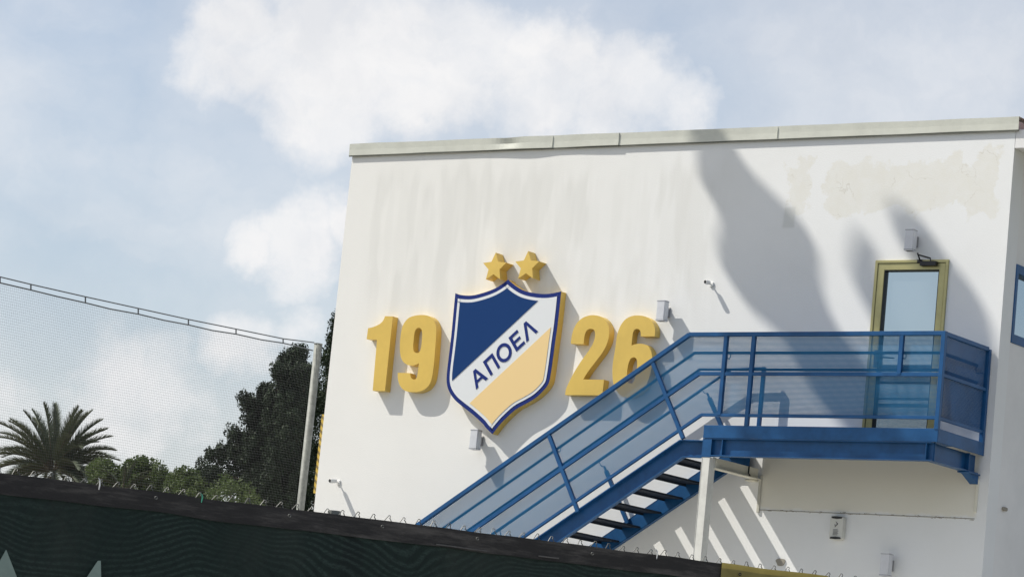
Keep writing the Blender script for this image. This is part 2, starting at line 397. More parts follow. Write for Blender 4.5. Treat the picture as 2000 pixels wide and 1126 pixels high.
# flashing: pressed metal lengths with a drip lip
joints = [686, 1083, 1213, 1522, 1993]
for i in range(4):
    xa = at(joints[i], 290 - (joints[i] - 686) * .04)[0] + (.001 if i else 0); xb = at(joints[i + 1], 290 - (joints[i + 1] - 686) * .04)[0] - .001
    n = max(6, int((xb - xa) / .06)); vs = []; fs = []
    for k in range(n + 1):
        x = xa + (xb - xa) * k / n; t = x / XR
        zt = fl_t0 + (fl_t1 - fl_t0) * t + .006 * noise.noise(Vector((x * 1.3, i * 5, 0))) ; zb = fl_b0 + (fl_b1 - fl_b0) * t + .004 * noise.noise(Vector((x * 1.1, i * 3, 4)))
        dent = math.exp(-((x - 2.45) / .16) ** 2) * .022 if i == 0 else 0
        yo = -.034 - .003 * i % 2 * .002 + .006 * noise.noise(Vector((x * 1.7, 9, i))) - .012 * math.exp(-((x - (2.7 if i < 1 else 4.0)) / .5) ** 2) * (i < 2)
        row = [(x, .35, zt + .0), (x, yo - .004, zt - dent * .4), (x, yo + dent, (zt + zb) / 2), (x, yo, zb + .012), (x, yo, zb + .004), (x, yo + .001, zb), (x, .0, zb + .002)]
        vs += row
        if k:
            a = (k - 1) * 7
            for j in range(6): fs.append((a + j, a + j + 1, a + j + 8, a + j + 7))
    o = MB().add(vs, fs).build('roof_flashing', M['flash'], bld)
    # drip lip
    MB().bar((xa, -.026, fl_b0 + (fl_b1 - fl_b0) * xa / XR - .006), (xb, -.026, fl_b0 + (fl_b1 - fl_b0) * xb / XR - .006), .014, .010).build('drip_lip', M['drip'], o)
# joint straps on the flashing
for jx in joints[1:4]:
    p = at(jx, 290 - (jx - 686) * .04); x = p[0]
    MB().box(x - .003, x + .003, -.043, -.036, (fl_b0 + fl_b1) / 2 + .01, (fl_t0 + fl_t1) / 2 - .01).build('flashing_joint', M['flash'], bld)
# door
door = tag(MB().prism([(DX0, DZ0), (DX1, DZ0), (DX1, DZ1), (DX0, DZ1)], [[(DX0 + .035, DZ0 + .03), (DX1 - .035, DZ0 + .03), (DX1 - .035, DZ1 - .035), (DX0 + .035, DZ1 - .035)]],
           lambda u, v: (u, -.022, v), lambda u, v: (u, .12, v)).build('door', M['brass'], bld, bevel=.004), 'brass coloured metal door with mirrored glass')
MB().prism([(DX0 + .037, DZ0 + .032), (DX1 - .037, DZ0 + .032), (DX1 - .037, DZ1 - .037), (DX0 + .037, DZ1 - .037)],
           [[(DX0 + .118, DZ0 + .12), (DX1 - .112, DZ0 + .12), (DX1 - .112, DZ1 - .112), (DX0 + .118, DZ1 - .112)]],
           lambda u, v: (u, -.012, v), lambda u, v: (u, .05, v)).build('door_leaf', M['brass'], door, bevel=.004)
MB().prism([(DX0 + .118, DZ0 + .12), (DX1 - .112, DZ0 + .12), (DX1 - .112, DZ1 - .112), (DX0 + .118, DZ1 - .112)],
           [[(DX0 + .128, DZ0 + .13), (DX1 - .122, DZ0 + .13), (DX1 - .122, DZ1 - .122), (DX0 + .128, DZ1 - .122)]],
           lambda u, v: (u, -.004, v), lambda u, v: (u, .045, v)).build('gasket', M['black'], door)
MB().box(DX0 + .124, DX1 - .118, .036, .042, DZ0 + .125, DZ1 - .117).build('pane', M['glass'], door)
hx, hz_ = at(1712, 700)[0], at(1712, 700)[2]
h = MB().box(hx - .02, hx + .022, -.030, -.012, hz_ - .10, hz_ + .09)
h.tube([(hx, -.03, hz_ + .04), (hx, -.075, hz_ + .04), (hx + .03, -.08, hz_ + .04), (hx + .135, -.08, hz_ + .035)], .009, 8)
h.build('handle', M['black'], door)
cx, cz = at(1817, 516)[0], at(1817, 516)[2]
cl = MB(); cl.box(cx - .10, cx + .10, -.065, -.014, cz - .024, cz + .026)
cl.tube([(cx + .03, -.05, cz + .02), (cx + .02, -.05, cz + .06), (cx - .09, -.13, cz + .085), (cx - .10, -.13, cz + .10)], .009, 8)
cl.tube([(cx - .10, -.13, cz + .105), (cx - .10, -.08, cz + .055), (cx - .12, -.014, cz + .03)], .009, 8)
cl.box(cx - .15, cx - .09, -.035, -.012, cz + .015, cz + .05)
cl.build('door_closer', M['black'], door, bevel=.004)
# side window
wn_ = MB().prism([(WY0, WZ0), (WY1, WZ0), (WY1, WZ1), (WY0, WZ1)], [[(WY0 + .06, WZ0 + .10), (WY1 - .06, WZ0 + .10), (WY1 - .06, WZ1 - .10), (WY0 + .06, WZ1 - .10)]],
           lambda u, v: (XR + .012, u, v), lambda u, v: (XR - .12, u, v)).build('window', M['blue'], bld, bevel=.004)
MB().box(XR - .08, XR - .072, WY0 + .05, WY1 - .05, WZ0 + .09, WZ1 - .09).build('pane', M['glass'], wn_)
# rough joint line along the lower edge of the wall's beige tint
pz0 = at(1560, 998)[2]; px0 = at(1484, 960)[0]; px1 = at(1906, 980)[0]
gm = MB(); 
for k in range(90):
    x = px0 + rnd.random() ** .8 * (px1 - px0); z = pz0 + rnd.gauss(0, .008); r = rnd.uniform(.003, .009)
    gm.box(x, x + r * rnd.choice((1, 2, 5)), -.004, 0.001, z, z + r * .6)
gm.build('joint_dirt', M['grout'], bld, kind='stuff')
MB().box(px0, px1, -.003, 0.001, pz0 - .004, pz0 + .004).build('joint_line', M['grout'], bld)
# conduit on the wall
cq = at(1478, 1000); 
cond = MB().box(6.405, 6.442, -.020, 0, cq[2], at(1490, 928)[2]).build('conduit', M['conduit'], bld, bevel=.004)
cr = at(1909, 945)
MB().box(cr[0] - .012, cr[0] + .018, -.022, 0, at(1903, 1000)[2], cr[2] + .06).build('conduit', M['beige'], bld, bevel=.004)
# broken fixing on the lower wall
fx = at(1525, 1097); fm = MB().prism(spline([(fx[0] + .055 * math.cos(t) * (1 + .25 * math.sin(3 * t)), fx[2] + .05 * math.sin(t) * (1 + .2 * math.cos(2 * t))) for t in np.linspace(0, 5.6, 9)], 3), [], lambda u, v: (u, -.012, v), lambda u, v: (u, -.0, v)).build('broken_plaster', M['grout'], bld)
sx = atX(1960, 993, XR)
MB().box(XR, XR + .03, sx[1] - .05, sx[1] + .05, sx[2] - .02, sx[2] + .02).build('wall_plug', M['grout'], bld, bevel=.008)
# strip on the far side wall of the building
sp = at(626, 808); sq = at(612, 962)
tag(MB().box(-.055, -.0, .02, .06, sq[2], sp[2]).build('warning_strip', M['strip'], loc=(0, .04, sq[2])), 'narrow yellow strip with dark marks on the left edge of the white building', 'sign')

# ------------------------------------------------------------------ digits, stars, shield
HD = .112
def digit(name, lab, ox, oy, sc_, outer, corners, holes=()):
    P = lambda L: [(at(ox + p[0] / sc_, oy + p[1] / sc_, -HD)[0], at(ox + p[0] / sc_, oy + p[1] / sc_, -HD)[2]) for p in L]
    O = spline(P(outer), 5, True, corners); Hs = [spline(P(h), 4) for h in holes]
    zs = [p[1] for p in O]; xs = [p[0] for p in O]
    t = thing(name, lab, 'sign digit', (sum(xs) / len(xs), 0, min(zs)), 'year digits 1926 on the wall')
    MB().prism(O, Hs, lambda u, v: (u, -HD, v), lambda u, v: (u, -HD + .004, v)).build('face', M['gold'], t)
    # returned side walls
    b = MB()
    for L in [O] + Hs:
        n = len(L); b.add([(p[0], -HD + .004, p[1]) for p in L] + [(p[0], -.001, p[1]) for p in L], [(i, (i + 1) % n, n + (i + 1) % n, n + i) for i in range(n)])
    b.build('side_band', M['gold'], t)
    return t
digit('digit_one', 'gold three-dimensional numeral 1, leftmost of the year', 700, 580, 4.69,
      [(88, 283), (130, 274), (190, 248), (225, 215), (243, 173), (315, 175), (243, 858), (130, 855), (170, 390), (75, 384)], (0, 4, 5, 6, 7, 8, 9))
digit('digit_nine', 'gold three-dimensional numeral 9 just left of the shield', 700, 580, 4.69,
      [(590, 162), (650, 175), (692, 215), (711, 270), (712, 340), (703, 470), (690, 620), (672, 740), (648, 800), (610, 840), (560, 862), (500, 868), (440, 860), (400, 835), (372, 790), (361, 740), (360, 690),
       (475, 694), (479, 730), (495, 750), (518, 752), (534, 735), (543, 690), (554, 603), (530, 616), (490, 624), (448, 618), (410, 590), (387, 540), (379, 470), (383, 380), (397, 290), (420, 235), (460, 190), (520, 168)],
      (16, 17, 23), [[(550, 280), (573, 290), (584, 330), (580, 400), (571, 470), (555, 503), (530, 510), (508, 495), (502, 450), (507, 380), (515, 320), (530, 290)]])
digit('digit_two', 'gold three-dimensional numeral 2 just right of the shield', 1080, 590, 4.896,
      [(170, 395), (176, 340), (196, 260), (235, 190), (290, 145), (350, 125), (400, 123), (460, 138), (505, 175), (530, 222), (538, 280), (530, 350), (508, 415), (468, 485), (410, 562), (350, 640), (310, 700), (290, 735),
       (488, 738), (470, 887), (115, 885), (124, 830), (152, 765), (200, 672), (260, 575), (320, 492), (368, 420), (394, 360), (403, 305), (396, 270), (376, 255), (346, 255), (320, 273), (304, 310), (297, 350), (293, 399)],
      (0, 17, 18, 19, 20, 35))
digit('digit_six', 'gold three-dimensional numeral 6, partly behind the blue stair rail', 1080, 590, 4.896,
      [(568, 650), (575, 560), (595, 440), (612, 320), (642, 230), (690, 165), (750, 132), (820, 125), (890, 138), (940, 175), (968, 225), (977, 275), (972, 325), (838, 325), (838, 290), (829, 265), (805, 253), (780, 262), (765, 290), (757, 345), (750, 412),
       (795, 398), (850, 395), (900, 412), (935, 460), (948, 530), (942, 620), (925, 700), (895, 780), (850, 840), (790, 885), (725, 909), (670, 900), (620, 862), (586, 800), (571, 730)],
      (12, 13, 20), [[(772, 525), (795, 536), (804, 570), (802, 640), (788, 715), (765, 765), (738, 775), (715, 758), (706, 710), (711, 640), (725, 575), (745, 537)]])
def star(ccx, ccy, R_, lab):
    HS = .155; c = at(ccx, ccy, -HS); pts = []
    for k in range(10):
        r = R_ if k % 2 == 0 else R_ * .47; t = math.pi / 2 + k * math.pi / 5
        pts.append((c[0] + r * math.cos(t), c[2] + r * math.sin(t)))
    t = thing('star', lab, 'star', (c[0], 0, c[2] - R_), 'two gold stars above the shield')
    MB().prism(pts, [], lambda u, v: (u, -HS, v), lambda u, v: (u, -HS + .004, v)).build('face', M['gold'], t)
    n = 10; MB().add([(p[0], -HS + .004, p[1]) for p in pts] + [(p[0], -.001, p[1]) for p in pts], [(i, (i + 1) % n, n + (i + 1) % n, n + i) for i in range(n)]).build('side_band', M['gold'], t)
star(965.2, 521.8, .183, 'left one of the two gold stars on the wall above the shield')
star(1028.7, 519.4, .186, 'right one of the two gold stars on the wall above the shield')

shp = [(143, 500), (200, 518), (300, 522), (400, 500), (500, 465), (580, 422), (648, 370), (720, 430), (800, 475), (900, 500), (1000, 508), (1080, 500), (1155, 483), (1138, 650), (1118, 820), (1104, 1000),
       (1085, 1060), (1070, 1170), (1055, 1270), (1035, 1360), (985, 1430), (910, 1500), (820, 1555), (720, 1610), (620, 1700), (560, 1765), (498, 1845), (440, 1790), (400, 1740), (300, 1650), (210, 1580), (140, 1520), (90, 1450), (65, 1380), (60, 1300), (70, 1190), (85, 1070), (105, 900), (125, 690)]
shp[15] = (1098, 960)
def zz(p): q = at(860 + p[0] / 4.896, 470 + p[1] / 4.896, -HD); return np.array([q[0], q[2]])
Osh = spline([zz(p) for p in shp], 4, True, (0, 6, 12, 26))
def inset(L, d):
    P = [np.array(p) for p in L]; n = len(P); area = sum(P[i][0] * P[(i + 1) % n][1] - P[(i + 1) % n][0] * P[i][1] for i in range(n)); s_ = 1 if area > 0 else -1
    out = []
    for i in range(n):
        a, b, c = P[i - 1], P[i], P[(i + 1) % n]
        e1 = (b - a) / (np.linalg.norm(b - a) + 1e-9); e2 = (c - b) / (np.linalg.norm(c - b) + 1e-9)
        n1 = np.array([-e1[1], e1[0]]) * s_; n2 = np.array([-e2[1], e2[0]]) * s_
        m = n1 + n2; m = m / (np.linalg.norm(m) + 1e-9); k = d / max(.35, m.dot(n1)); out.append(tuple(b + m * k))
    return out
def clip(L, p, nrm):
    out = []; n = len(L)
    for i in range(n):
        a, b = np.array(L[i]), np.array(L[(i + 1) % n]); da, db = (a - p).dot(nrm), (b - p).dot(nrm)
        if da >= 0: out.append(tuple(a))
        if (da >= 0) != (db >= 0): out.append(tuple(a + (b - a) * (da / (da - db))))
    return out
shield = thing('shield_sign', 'large blue, white and cream shield emblem on the wall between 19 and 26', 'emblem', (float(zz((498, 1845))[0]), 0, float(zz((498, 1845))[1])))
pr = lambda L, y, name, m: MB().prism(L, [], lambda u, v: (u, y, v), lambda u, v: (u, y + .0025, v)).build(name, m, shield)
pr(Osh, -HD, 'blue_border', M['navy'])
n = len(Osh); MB().add([(p[0], -HD + .003, p[1]) for p in Osh] + [(p[0], -.001, p[1]) for p in Osh], [(i, (i + 1) % n, n + (i + 1) % n, n + i) for i in range(n)]).build('side_band', M['gold'], shield)
in1 = inset(Osh, .050); in2 = inset(Osh, .087)
pr(in1, -HD - .004, 'white_ground', M['white'])
ua, ub = zz((130, 1325)), zz((920, 590)); nd = (ub - ua) / np.linalg.norm(ub - ua); nl = np.array([-nd[1], nd[0]])
pr(clip(in2, ua, nl), -HD - .008, 'blue_field', M['field'])
la, lb = zz((300, 1535)), zz((1050, 835)); nd2 = (lb - la) / np.linalg.norm(lb - la); nl2 = np.array([nd2[1], -nd2[0]])
pr(clip(in2, la, nl2), -HD - .008, 'cream_field', M['cream'])
TO = zz((345, 1420)); TU = zz((937, 866)) - TO; TV = zz((345 - 74, 1420 - 133)) - TO
def letter(name, polys, holes=()):
    mp = lambda p: tuple(TO + TU * p[0] + TV * p[1])
    b = MB()
    for P in polys: b.prism([mp(p) for p in P], [[mp(p) for p in H_] for H_ in holes], lambda u, v: (u, -HD - .0085, v), lambda u, v: (u, -HD - .0045, v))
    b.build(name, M['navy'], shield)
s_ = .034; hb = .17
letter('letter_alpha', [[(0, 0), (.036, 0), (.056, .25), (.134, .25), (.154, 0), (.194, 0), (.117, 1), (.077, 1)]], [[(.064, .40), (.126, .40), (.0965, .80)]])
letter('letter_pi', [[(.237, 0), (.273, 0), (.273, .82), (.355, .82), (.355, 0), (.391, 0), (.391, 1), (.237, 1)]])
el_o = [(.517 + .102 * math.cos(t), .5 + .54 * math.sin(t)) for t in np.linspace(0, 2 * math.pi, 36, endpoint=False)]
el_i = [(.517 + .064 * math.cos(t), .5 + .36 * math.sin(t)) for t in np.linspace(0, 2 * math.pi, 36, endpoint=False)]
letter('letter_omicron', [el_o], [el_i])
letter('letter_epsilon', [[(.652, 0), (.797, 0), (.797, .17), (.690, .17), (.690, .43), (.780, .43), (.780, .59), (.690, .59), (.690, .83), (.793, .83), (.793, 1), (.652, 1)]])
letter('letter_lambda', [[(.815, 0), (.853, 0), (.917, .80), (.962, 0), (1.0, 0), (.937, 1), (.897, 1)]])

# ------------------------------------------------------------------ staircase
SL = .648; TILT = .008
def lz(x, z): return z + TILT * (x - 6.3)
stair = thing('external_staircase', 'blue painted steel staircase and landing climbing the white wall to the door', 'staircase', (6.3, -1.11, 0))
YF = -1.11; XE = 9.19; XB = -2.2
BL = M['blue']
def stringer(y0, y1, web_in=False):
    zt = lambda x: 5.283 + SL * (x - 5.99); zb = lambda x: 5.098 + SL * (x - 6.045)
    b = MB(); poly = [(XB, zt(XB)), (5.99, 5.283), (6.292, 5.283), (6.292, 5.098), (6.045, 5.098), (XB + .3, zb(XB + .3))]
    web = .008; ym = y1 - .008 if web_in else y0
    b.prism(poly, [], lambda u, v: (u, ym, v), lambda u, v: (u, ym + web, v))
    # flanges
    w = y1 - y0
    for (A, Bq) in (((XB, zt(XB)), (5.99, 5.283)), ((5.99, 5.283), (6.292, 5.283)), ((XB + .3, zb(XB + .3)), (6.045, 5.098)), ((6.045, 5.098), (6.292, 5.098))):
        b.bar((A[0], y0 + w / 2, A[1]), (Bq[0], y0 + w / 2, Bq[1]), .010, w, (0, 1, 0))
    return b.build('stringer', BL, stair)
stringer(YF + .004, YF + .07, True)
stringer(-.068, -.010)
# treads
NT = 30
tm = MB().box(-.125, .125, -.458, .515, -.022, 0).box(-.125, -.118, -.458, .515, -.05, -.022)
tread0 = tm.build('tread', M['navy_tread'], None); tread0.parent = stair
for k in range(NT):
    z = 5.455 - .1765 * (k + 1)
    if z < .15: break
    o = tread0 if k == 0 else tread0.copy()
    if k: col.objects.link(o); o.parent = stair
    o.location = (6.14 - .2724 * k - 6.3, -.585 + 1.11, z)
# landing
fz0, fz1 = 5.312, 5.455
MB().box(6.30, XE - .02, YF + .012, -.012, fz1 - .03, fz1 - .015).build('landing_deck', BL, stair)
MB().box(6.272, 6.288, YF + .075, -.075, 5.255, fz1 - .012).build('gap_block_plate', M['navy_tread'], stair)  # added plate, blocks the sun between deck edge and top tread
def sheared(b):   # give the landing its slight fall along the wall
    b.v = [(x, y, lz(x, z)) for (x, y, z) in b.v]; return b
sheared(MB().box(6.295, XE, YF - .006, YF + .006, fz0, fz1)).build('front_fascia', BL, stair, bevel=.003)
sheared(MB().box(XE - .012, XE, YF + .008, -.01, fz0, fz1)).build('side_fascia', BL, stair, bevel=.003)
fb = MB(); fb.box(6.30, XE - .06, YF + .045, YF + .055, 5.125, fz0); fb.box(6.29, XE - .06, YF + .0, YF + .10, 5.113, 5.125); fb.box(6.30, XE - .06, YF + .0, YF + .10, fz0 - .012, fz0 - .002)
sheared(fb).build('front_beam', BL, stair)
sb_ = MB(); sb_.box(9.085, 9.095, YF + .06, -.02, 5.125, fz0); sb_.box(9.04, 9.14, YF + .06, -.02, 5.113, 5.125)
sheared(sb_).build('side_beam', BL, stair)
for x in (6.405, 6.545, 9.06): sheared(MB().box(x - .005, x + .005, YF + .002, YF + .045, 5.125, fz0 - .012)).build('stiffener', BL, stair)
sheared(MB().box(6.293, 6.41, YF + .001, YF + .012, 5.10, fz0 - .001)).build('end_plate', BL, stair)
sheared(MB().box(9.095, 9.14, YF + .055, YF + .065, 5.125, fz0 - .002)).build('stiffener', BL, stair)
sheared(MB().box(9.095, 9.15, -.27, -.255, 5.125, fz0 - .002)).build('stiffener', BL, stair)
br = MB(); br.box(9.03, 9.17, -.30, -.02, 5.095, 5.110); br.prism([(-.25, 5.095), (-.02, 5.095), (-.02, 5.00)], [], lambda u, v: (9.05, u, v), lambda u, v: (9.15, u, v))
sheared(br).build('wall_bracket', BL, stair, bevel=.003)
# cross beam from the column back to the wall, beige
xb = MB(); xb.box(6.38, 6.39, -1.0, -.02, 5.0, 5.113); xb.box(6.335, 6.435, -1.0, -.02, 4.988, 5.0)
xb.build('cross_beam', M['beige'], stair)
MB().box(6.392, 6.415, -.98, -.94, 5.0, 5.105).build('beam_cleat', M['beige'], stair)
MB().tube([(6.43, -.30, 5.11), (6.43, -.30, 5.03), (6.43, -.26, 5.005)], .010, 8).build('drain_pipe', M['black'], stair)
MB().box(6.27, 6.385, -.10, .0, 4.965, 4.986).build('beam_shoe', M['beige'], stair, bevel=.004)
# column (channel section)
cm = MB(); cm.box(6.300, 6.402, YF + .004, YF + .014, 0.1, 5.10); cm.box(6.300, 6.402, YF + .118, YF + .128, 0.1, 5.10); cm.box(6.392, 6.400, YF + .014, YF + .118, 0.1, 5.10); cm.box(6.300, 6.306, YF - .0, YF + .004, .1, 5.10)
cm.box(6.24, 6.46, YF - .05, YF + .18, .1, .112)
cm.build('column', M['column'], stair, bevel=.002)
# railing
RT = lambda x: 6.475 + SL * (x - 5.99) if x < 5.99 else lz(x, 6.475)
RM = lambda x: 6.030 + SL * (x - 6.16) if x < 6.16 else lz(x, 6.030)
RB = lambda x: 5.570 + SL * (x - 6.24) if x < 6.24 else lz(x, 5.570)
rail = lambda f, xc, y, w, h, x0=XB, x1=XE: [(x0, y, f(x0)), (xc, y, f(xc)), (x1, y, f(x1))]
def railbar(name, f, xc, y, w, h, x0=XB, x1=XE - .02):
    p = rail(f, xc, y, w, h, x0, x1); b = MB(); b.bar(p[0], p[1], w, h); b.bar(p[1], p[2], w, h)
    return b.build(name, BL, stair, bevel=.002)
railbar('top_rail', RT, 5.99, YF + .01, .045, .045)
railbar('middle_rail', RM, 6.16, YF + .012, .038, .034)
railbar('bottom_rail', RB, 6.24, YF + .012, .034, .034)
HA = lambda x: 6.278 + SL * (x - 6.03) if x < 6.03 else lz(x, 6.278)
HB = lambda x: 6.092 + SL * (x - 6.12) if x < 6.12 else lz(x, 6.092)
for f, xc in ((HA, 6.03), (HB, 6.12)):
    p = rail(f, xc, YF + .085, 0, 0, XB, XE - .10); MB().tube([p[0], p[1], p[2]], .018, 10).build('handrail', BL, stair, smooth=True)
    zc = f(XE - .1); MB().tube([(XE - .09, YF + .12, zc), (XE - .09, -.16 if f is HA else -.14, zc)], .019, 10).build('handrail', BL, stair, smooth=True)
def hook(x, y, z, dy=.06, dz=-.07):
    MB().tube([(x, y, z - .012), (x, y, z + dz * .6), (x, y - dy * .25, z + dz), (x, y - dy * .7, z + dz), (x, y - dy, z + dz * .85)], .006, 6).build('rail_bracket', BL, stair)
def post(x, z0, z1, y=YF + .012, w=.045): return MB().bar((x, y, z0), (x, y, z1), w, w).build('post', BL, stair, bevel=.002)
post(6.475, RB(6.475), RT(6.475)); post(6.833, lz(6.83, fz1), RT(6.833)); post(8.67, RM(8.67), RT(8.67)); post(XE - .024, lz(XE, fz1 - .01), RT(XE) + .022, w=.05)
for x in (6.50, 8.69): hook(x, YF + .085, HA(x))
post(XE - .024, lz(XE, fz1 - .06), RT(XE), y=-.04, w=.05)
MB().tube([(XE - .09, -.18, HA(XE) - .012), (XE - .09, -.17, HA(XE) - .07), (XE - .09, -.13, HA(XE) - .085), (XE - .06, -.09, HA(XE) - .07), (XE - .03, -.05, HA(XE) - .075)], .006, 6).build('rail_bracket', BL, stair)
for nm, z, w in (('top_rail', 6.475, .045), ('middle_rail', 6.030, .036), ('bottom_rail', 5.570, .034)):
    MB().bar((XE - .024, YF + .036, lz(XE, z)), (XE - .024, -.062, lz(XE, z)), w, .034, (1, 0, 0)).build(nm, BL, stair, bevel=.002)
for k in range(6):
    x0, z0, x1, z1 = 5.527 - 1.313 * k, 6.159 - .868 * k + .01, 6.030 - 1.313 * k, 5.300 - .868 * k
    if z1 < .5 or x0 < XB + .1: break
    if k == 2: continue
    MB().bar((x0, YF + .012, z0), (x1, YF + .012, z1), .045, .04).build('post', BL, stair, bevel=.002)
    xm = x0 + .13; hook(xm, YF + .085, HA(xm))
# wall-side handrail on hooked posts
FH = lambda x: 6.235 + SL * (x - 5.97) if x < 5.97 else 6.235 + .03 * (x - 5.97)
MB().tube([(XB, -.12, FH(XB)), (5.97, -.12, FH(5.97)), (6.41, -.12, FH(6.41))], .018, 10).build('handrail', BL, stair, smooth=True)
MB().bar((6.405, -.12, 5.455), (6.405, -.12, FH(6.4) + .02), .042, .042).build('post', BL, stair, bevel=.002)
for k in range(5):
    dx, dz = -1.32 * k, -.882 * k
    if 5.3 + dz < .6: break
    MB().bar((5.70 + dx, -.10, 5.905 + dz), (6.07 + dx, -.10, 5.30 + dz), .045, .04).build('post', BL, stair, bevel=.002)
    MB().bar((5.668 + dx, -.10, 5.957 + dz), (5.70 + dx, -.10, 5.905 + dz), .02, .02).build('post', BL, stair)
    MB().tube([(5.668 + dx, -.10, 5.957 + dz), (5.63 + dx, -.10, 5.955 + dz), (5.61 + dx, -.11, 5.985 + dz), (5.60 + dx, -.12, FH(5.60 + dx) - .01)], .006, 6).build('rail_bracket', BL, stair)
# infill mesh: woven wire
def wires(segs, r, nrm):
    V = []; Fq = []
    for (p, q) in segs:
        p = np.array(p, float); q = np.array(q, float); d = (q - p); d /= np.linalg.norm(d); nn = np.array(nrm, float); s2 = np.cross(d, nn)
        k = len(V)
        for c in (p, q):
            V += [c + s2 * r, c - s2 * r, c + nn * r * 1.2]
        Fq += [(k, k + 1, k + 4, k + 3), (k + 1, k + 2, k + 5, k + 4), (k + 2, k, k + 3, k + 5)]
    return V, Fq
P_ = .0135; WR = .0029; YM = YF + .030
segs = []
x = XB + .05
while x < XE - .04: segs.append(((x, YM, RB(x)), (x, YM, RT(x)))); x += P_
n = 67
for k in range(1, n):
    t = k / n; xc = 6.24 + (5.99 - 6.24) * t; g = lambda x: RB(x) * (1 - t) + RT(x) * t
    zc = (5.570 + (6.475 - 5.570) * t); segs.append(((XB, YM + .002, zc + SL * (XB - xc)), (xc, YM + .002, zc))); segs.append(((xc, YM + .002, zc), (XE - .04, YM + .002, lz(XE - .04, zc))))
V, Fq = wires(segs, WR, (0, -1, 0)); bulk('wire_mesh', V, Fq, M['mesh'], stair, kind='stuff')
segs = []; y = YF + .04
while y < -.06: segs.append(((XE - .04, y, lz(XE, 5.570)), (XE - .04, y, lz(XE, 6.475)))); y += P_
for k in range(1, n):
    z = 5.570 + .905 * k / n; segs.append(((XE - .042, YF + .04, lz(XE, z)), (XE - .042, -.06, lz(XE, z))))
V, Fq = wires(segs, WR * 1.1, (-1, 0, 0)); bulk('wire_mesh', V, Fq, M['blue'], stair, kind='stuff')  # end panel takes the darker blue, its shade put into the colour

# ------------------------------------------------------------------ wall lamps, cameras, siren
def wall_lamp(px, py, lab, hh=.245):
    p = at(px, py, -.12); x, z = p[0], p[2]
    t = thing('wall_lamp', lab, 'wall lamp', (x, 0, z - hh / 2), 'white box up-and-down wall lamps')
    w = .052
    MB().box(x - w, x + w, -.17, -.075, z - hh / 2 + .012, z + hh / 2 - .012).build('housing', M['lamp'], t, bevel=.003)
    for s in (-1, 1):
        zz_ = z + s * (hh / 2 - .006)
        e = MB().prism([(x - w - .001, -.171), (x + w + .001, -.171), (x + w + .001, -.074), (x - w - .001, -.074)], [[(x - w + .012, -.158), (x + w - .012, -.158), (x + w - .012, -.087), (x - w + .012, -.087)]],
                   lambda u, v: (u, v, zz_ - .005), lambda u, v: (u, v, zz_ + .006)).build('end_frame', M['lamp'], t)
        MB().box(x - w - .002, x + w + .002, -.172, -.073, z + s * (hh / 2 - .013) - .002, z + s * (hh / 2 - .013) + .002).build('seam', M['lamp_trim'], t)
    MB().box(x - .024, x + .024, -.075, 0, z - .045, z + .045).build('wall_bracket', M['lamp_grey'], t, bevel=.003)
    MB().box(x - .034, x + .034, -.014, 0, z - .06, z + .06).build('back_plate', M['lamp_grey'], t, bevel=.003)
wall_lamp(929, 858, 'white box wall lamp below the point of the shield')
wall_lamp(1294, 607, 'white box wall lamp beside the top of the numeral 6')
wall_lamp(1779, 469, 'white box wall lamp directly above the brass door')
wall_lamp(1731, 1102, 'white box wall lamp low on the wall under the landing', .255)
def camera_thing(px, py, lab, dirv, L, s=1.0):
    p = at(px, py, -.02); x, z = p[0], p[2]
    t = thing('security_camera', lab, 'camera', (x, 0, z), 'small white security cameras on the wall')
    d = Vector(dirv).normalized(); a = Vector((x, -.055, z + .012)); b = a + d * L
    MB().tube([a, a + d * .012, b - d * .01, b], [.020 * s, .027 * s, .029 * s, .027 * s], 16).build('body', M['camwhite'], t)
    MB().tube([b - d * .004, b + d * .002], .021 * s, 16).build('lens', M['black'], t)
    MB().box(x - .026 * s, x + .026 * s, -.016, 0, z - .03, z + .03).build('mount', M['camwhite'], t, bevel=.006)
    MB().tube([(x, -.01, z - .005), (x, -.04, z - .003), (x, -.062, z + .012)], .010 * s, 10).build('arm', M['camwhite'], t)
camera_thing(1389, 555, 'small white security camera between the numeral 6 and the door', (-.22, -.97, -.02), .075, .95)
camera_thing(660, 941, 'small white security camera low at the left edge of the white wall', (-.2, -.97, -.10), .105, 1.0)
p = at(1635, 1030, -.05); x, z = p[0], p[2]
sr = thing('alarm_siren', 'pale rounded alarm siren box with dark top and bottom under the landing', 'alarm', (x, 0, z - .13))
rr = lambda w, h, r: [(x + sx_ * (w - r) + r * math.cos(a), z + sz_ * (h - r) + r * math.sin(a)) for (sx_, sz_, a0) in ((1, 1, 0), (-1, 1, 90), (-1, -1, 180), (1, -1, 270)) for a in [math.radians(a0 + q) for q in (0, 22, 45, 68, 90)]]
MB().prism(rr(.082, .132, .03), [], lambda u, v: (u, -.075 + .35 * (v - z) ** 2, v), lambda u, v: (u, 0, v)).build('case', M['siren'], sr, bevel=.006)
for s in (1, -1):
    MB().prism([(x - .068, z + s * .122), (x - .06, z + s * .104), (x, z + s * .098), (x + .06, z + s * .104), (x + .068, z + s * .122), (x, z + s * .127)], [], lambda u, v: (u, -.080, v), lambda u, v: (u, -.06, v)).build('lens_band', M['black'], sr)
logo = MB(); logo.prism([(x - .01, z + .07), (x + .02, z + .045), (x - .002, z + .015), (x + .008, z + .045)], [], lambda u, v: (u, -.0775, v), lambda u, v: (u, -.07, v))
logo.prism([(x - .022, z + .04), (x - .008, z + .02), (x - .016, z + .005), (x - .014, z + .02)], [], lambda u, v: (u, -.0775, v), lambda u, v: (u, -.07, v))
logo.build('logo', M['black'], sr)
tx = MB()
for k in range(5): tx.box(x - .035, x + (.03 if k % 2 else .022), -.0772, -.07, z - .025 - k * .014, z - .020 - k * .014)
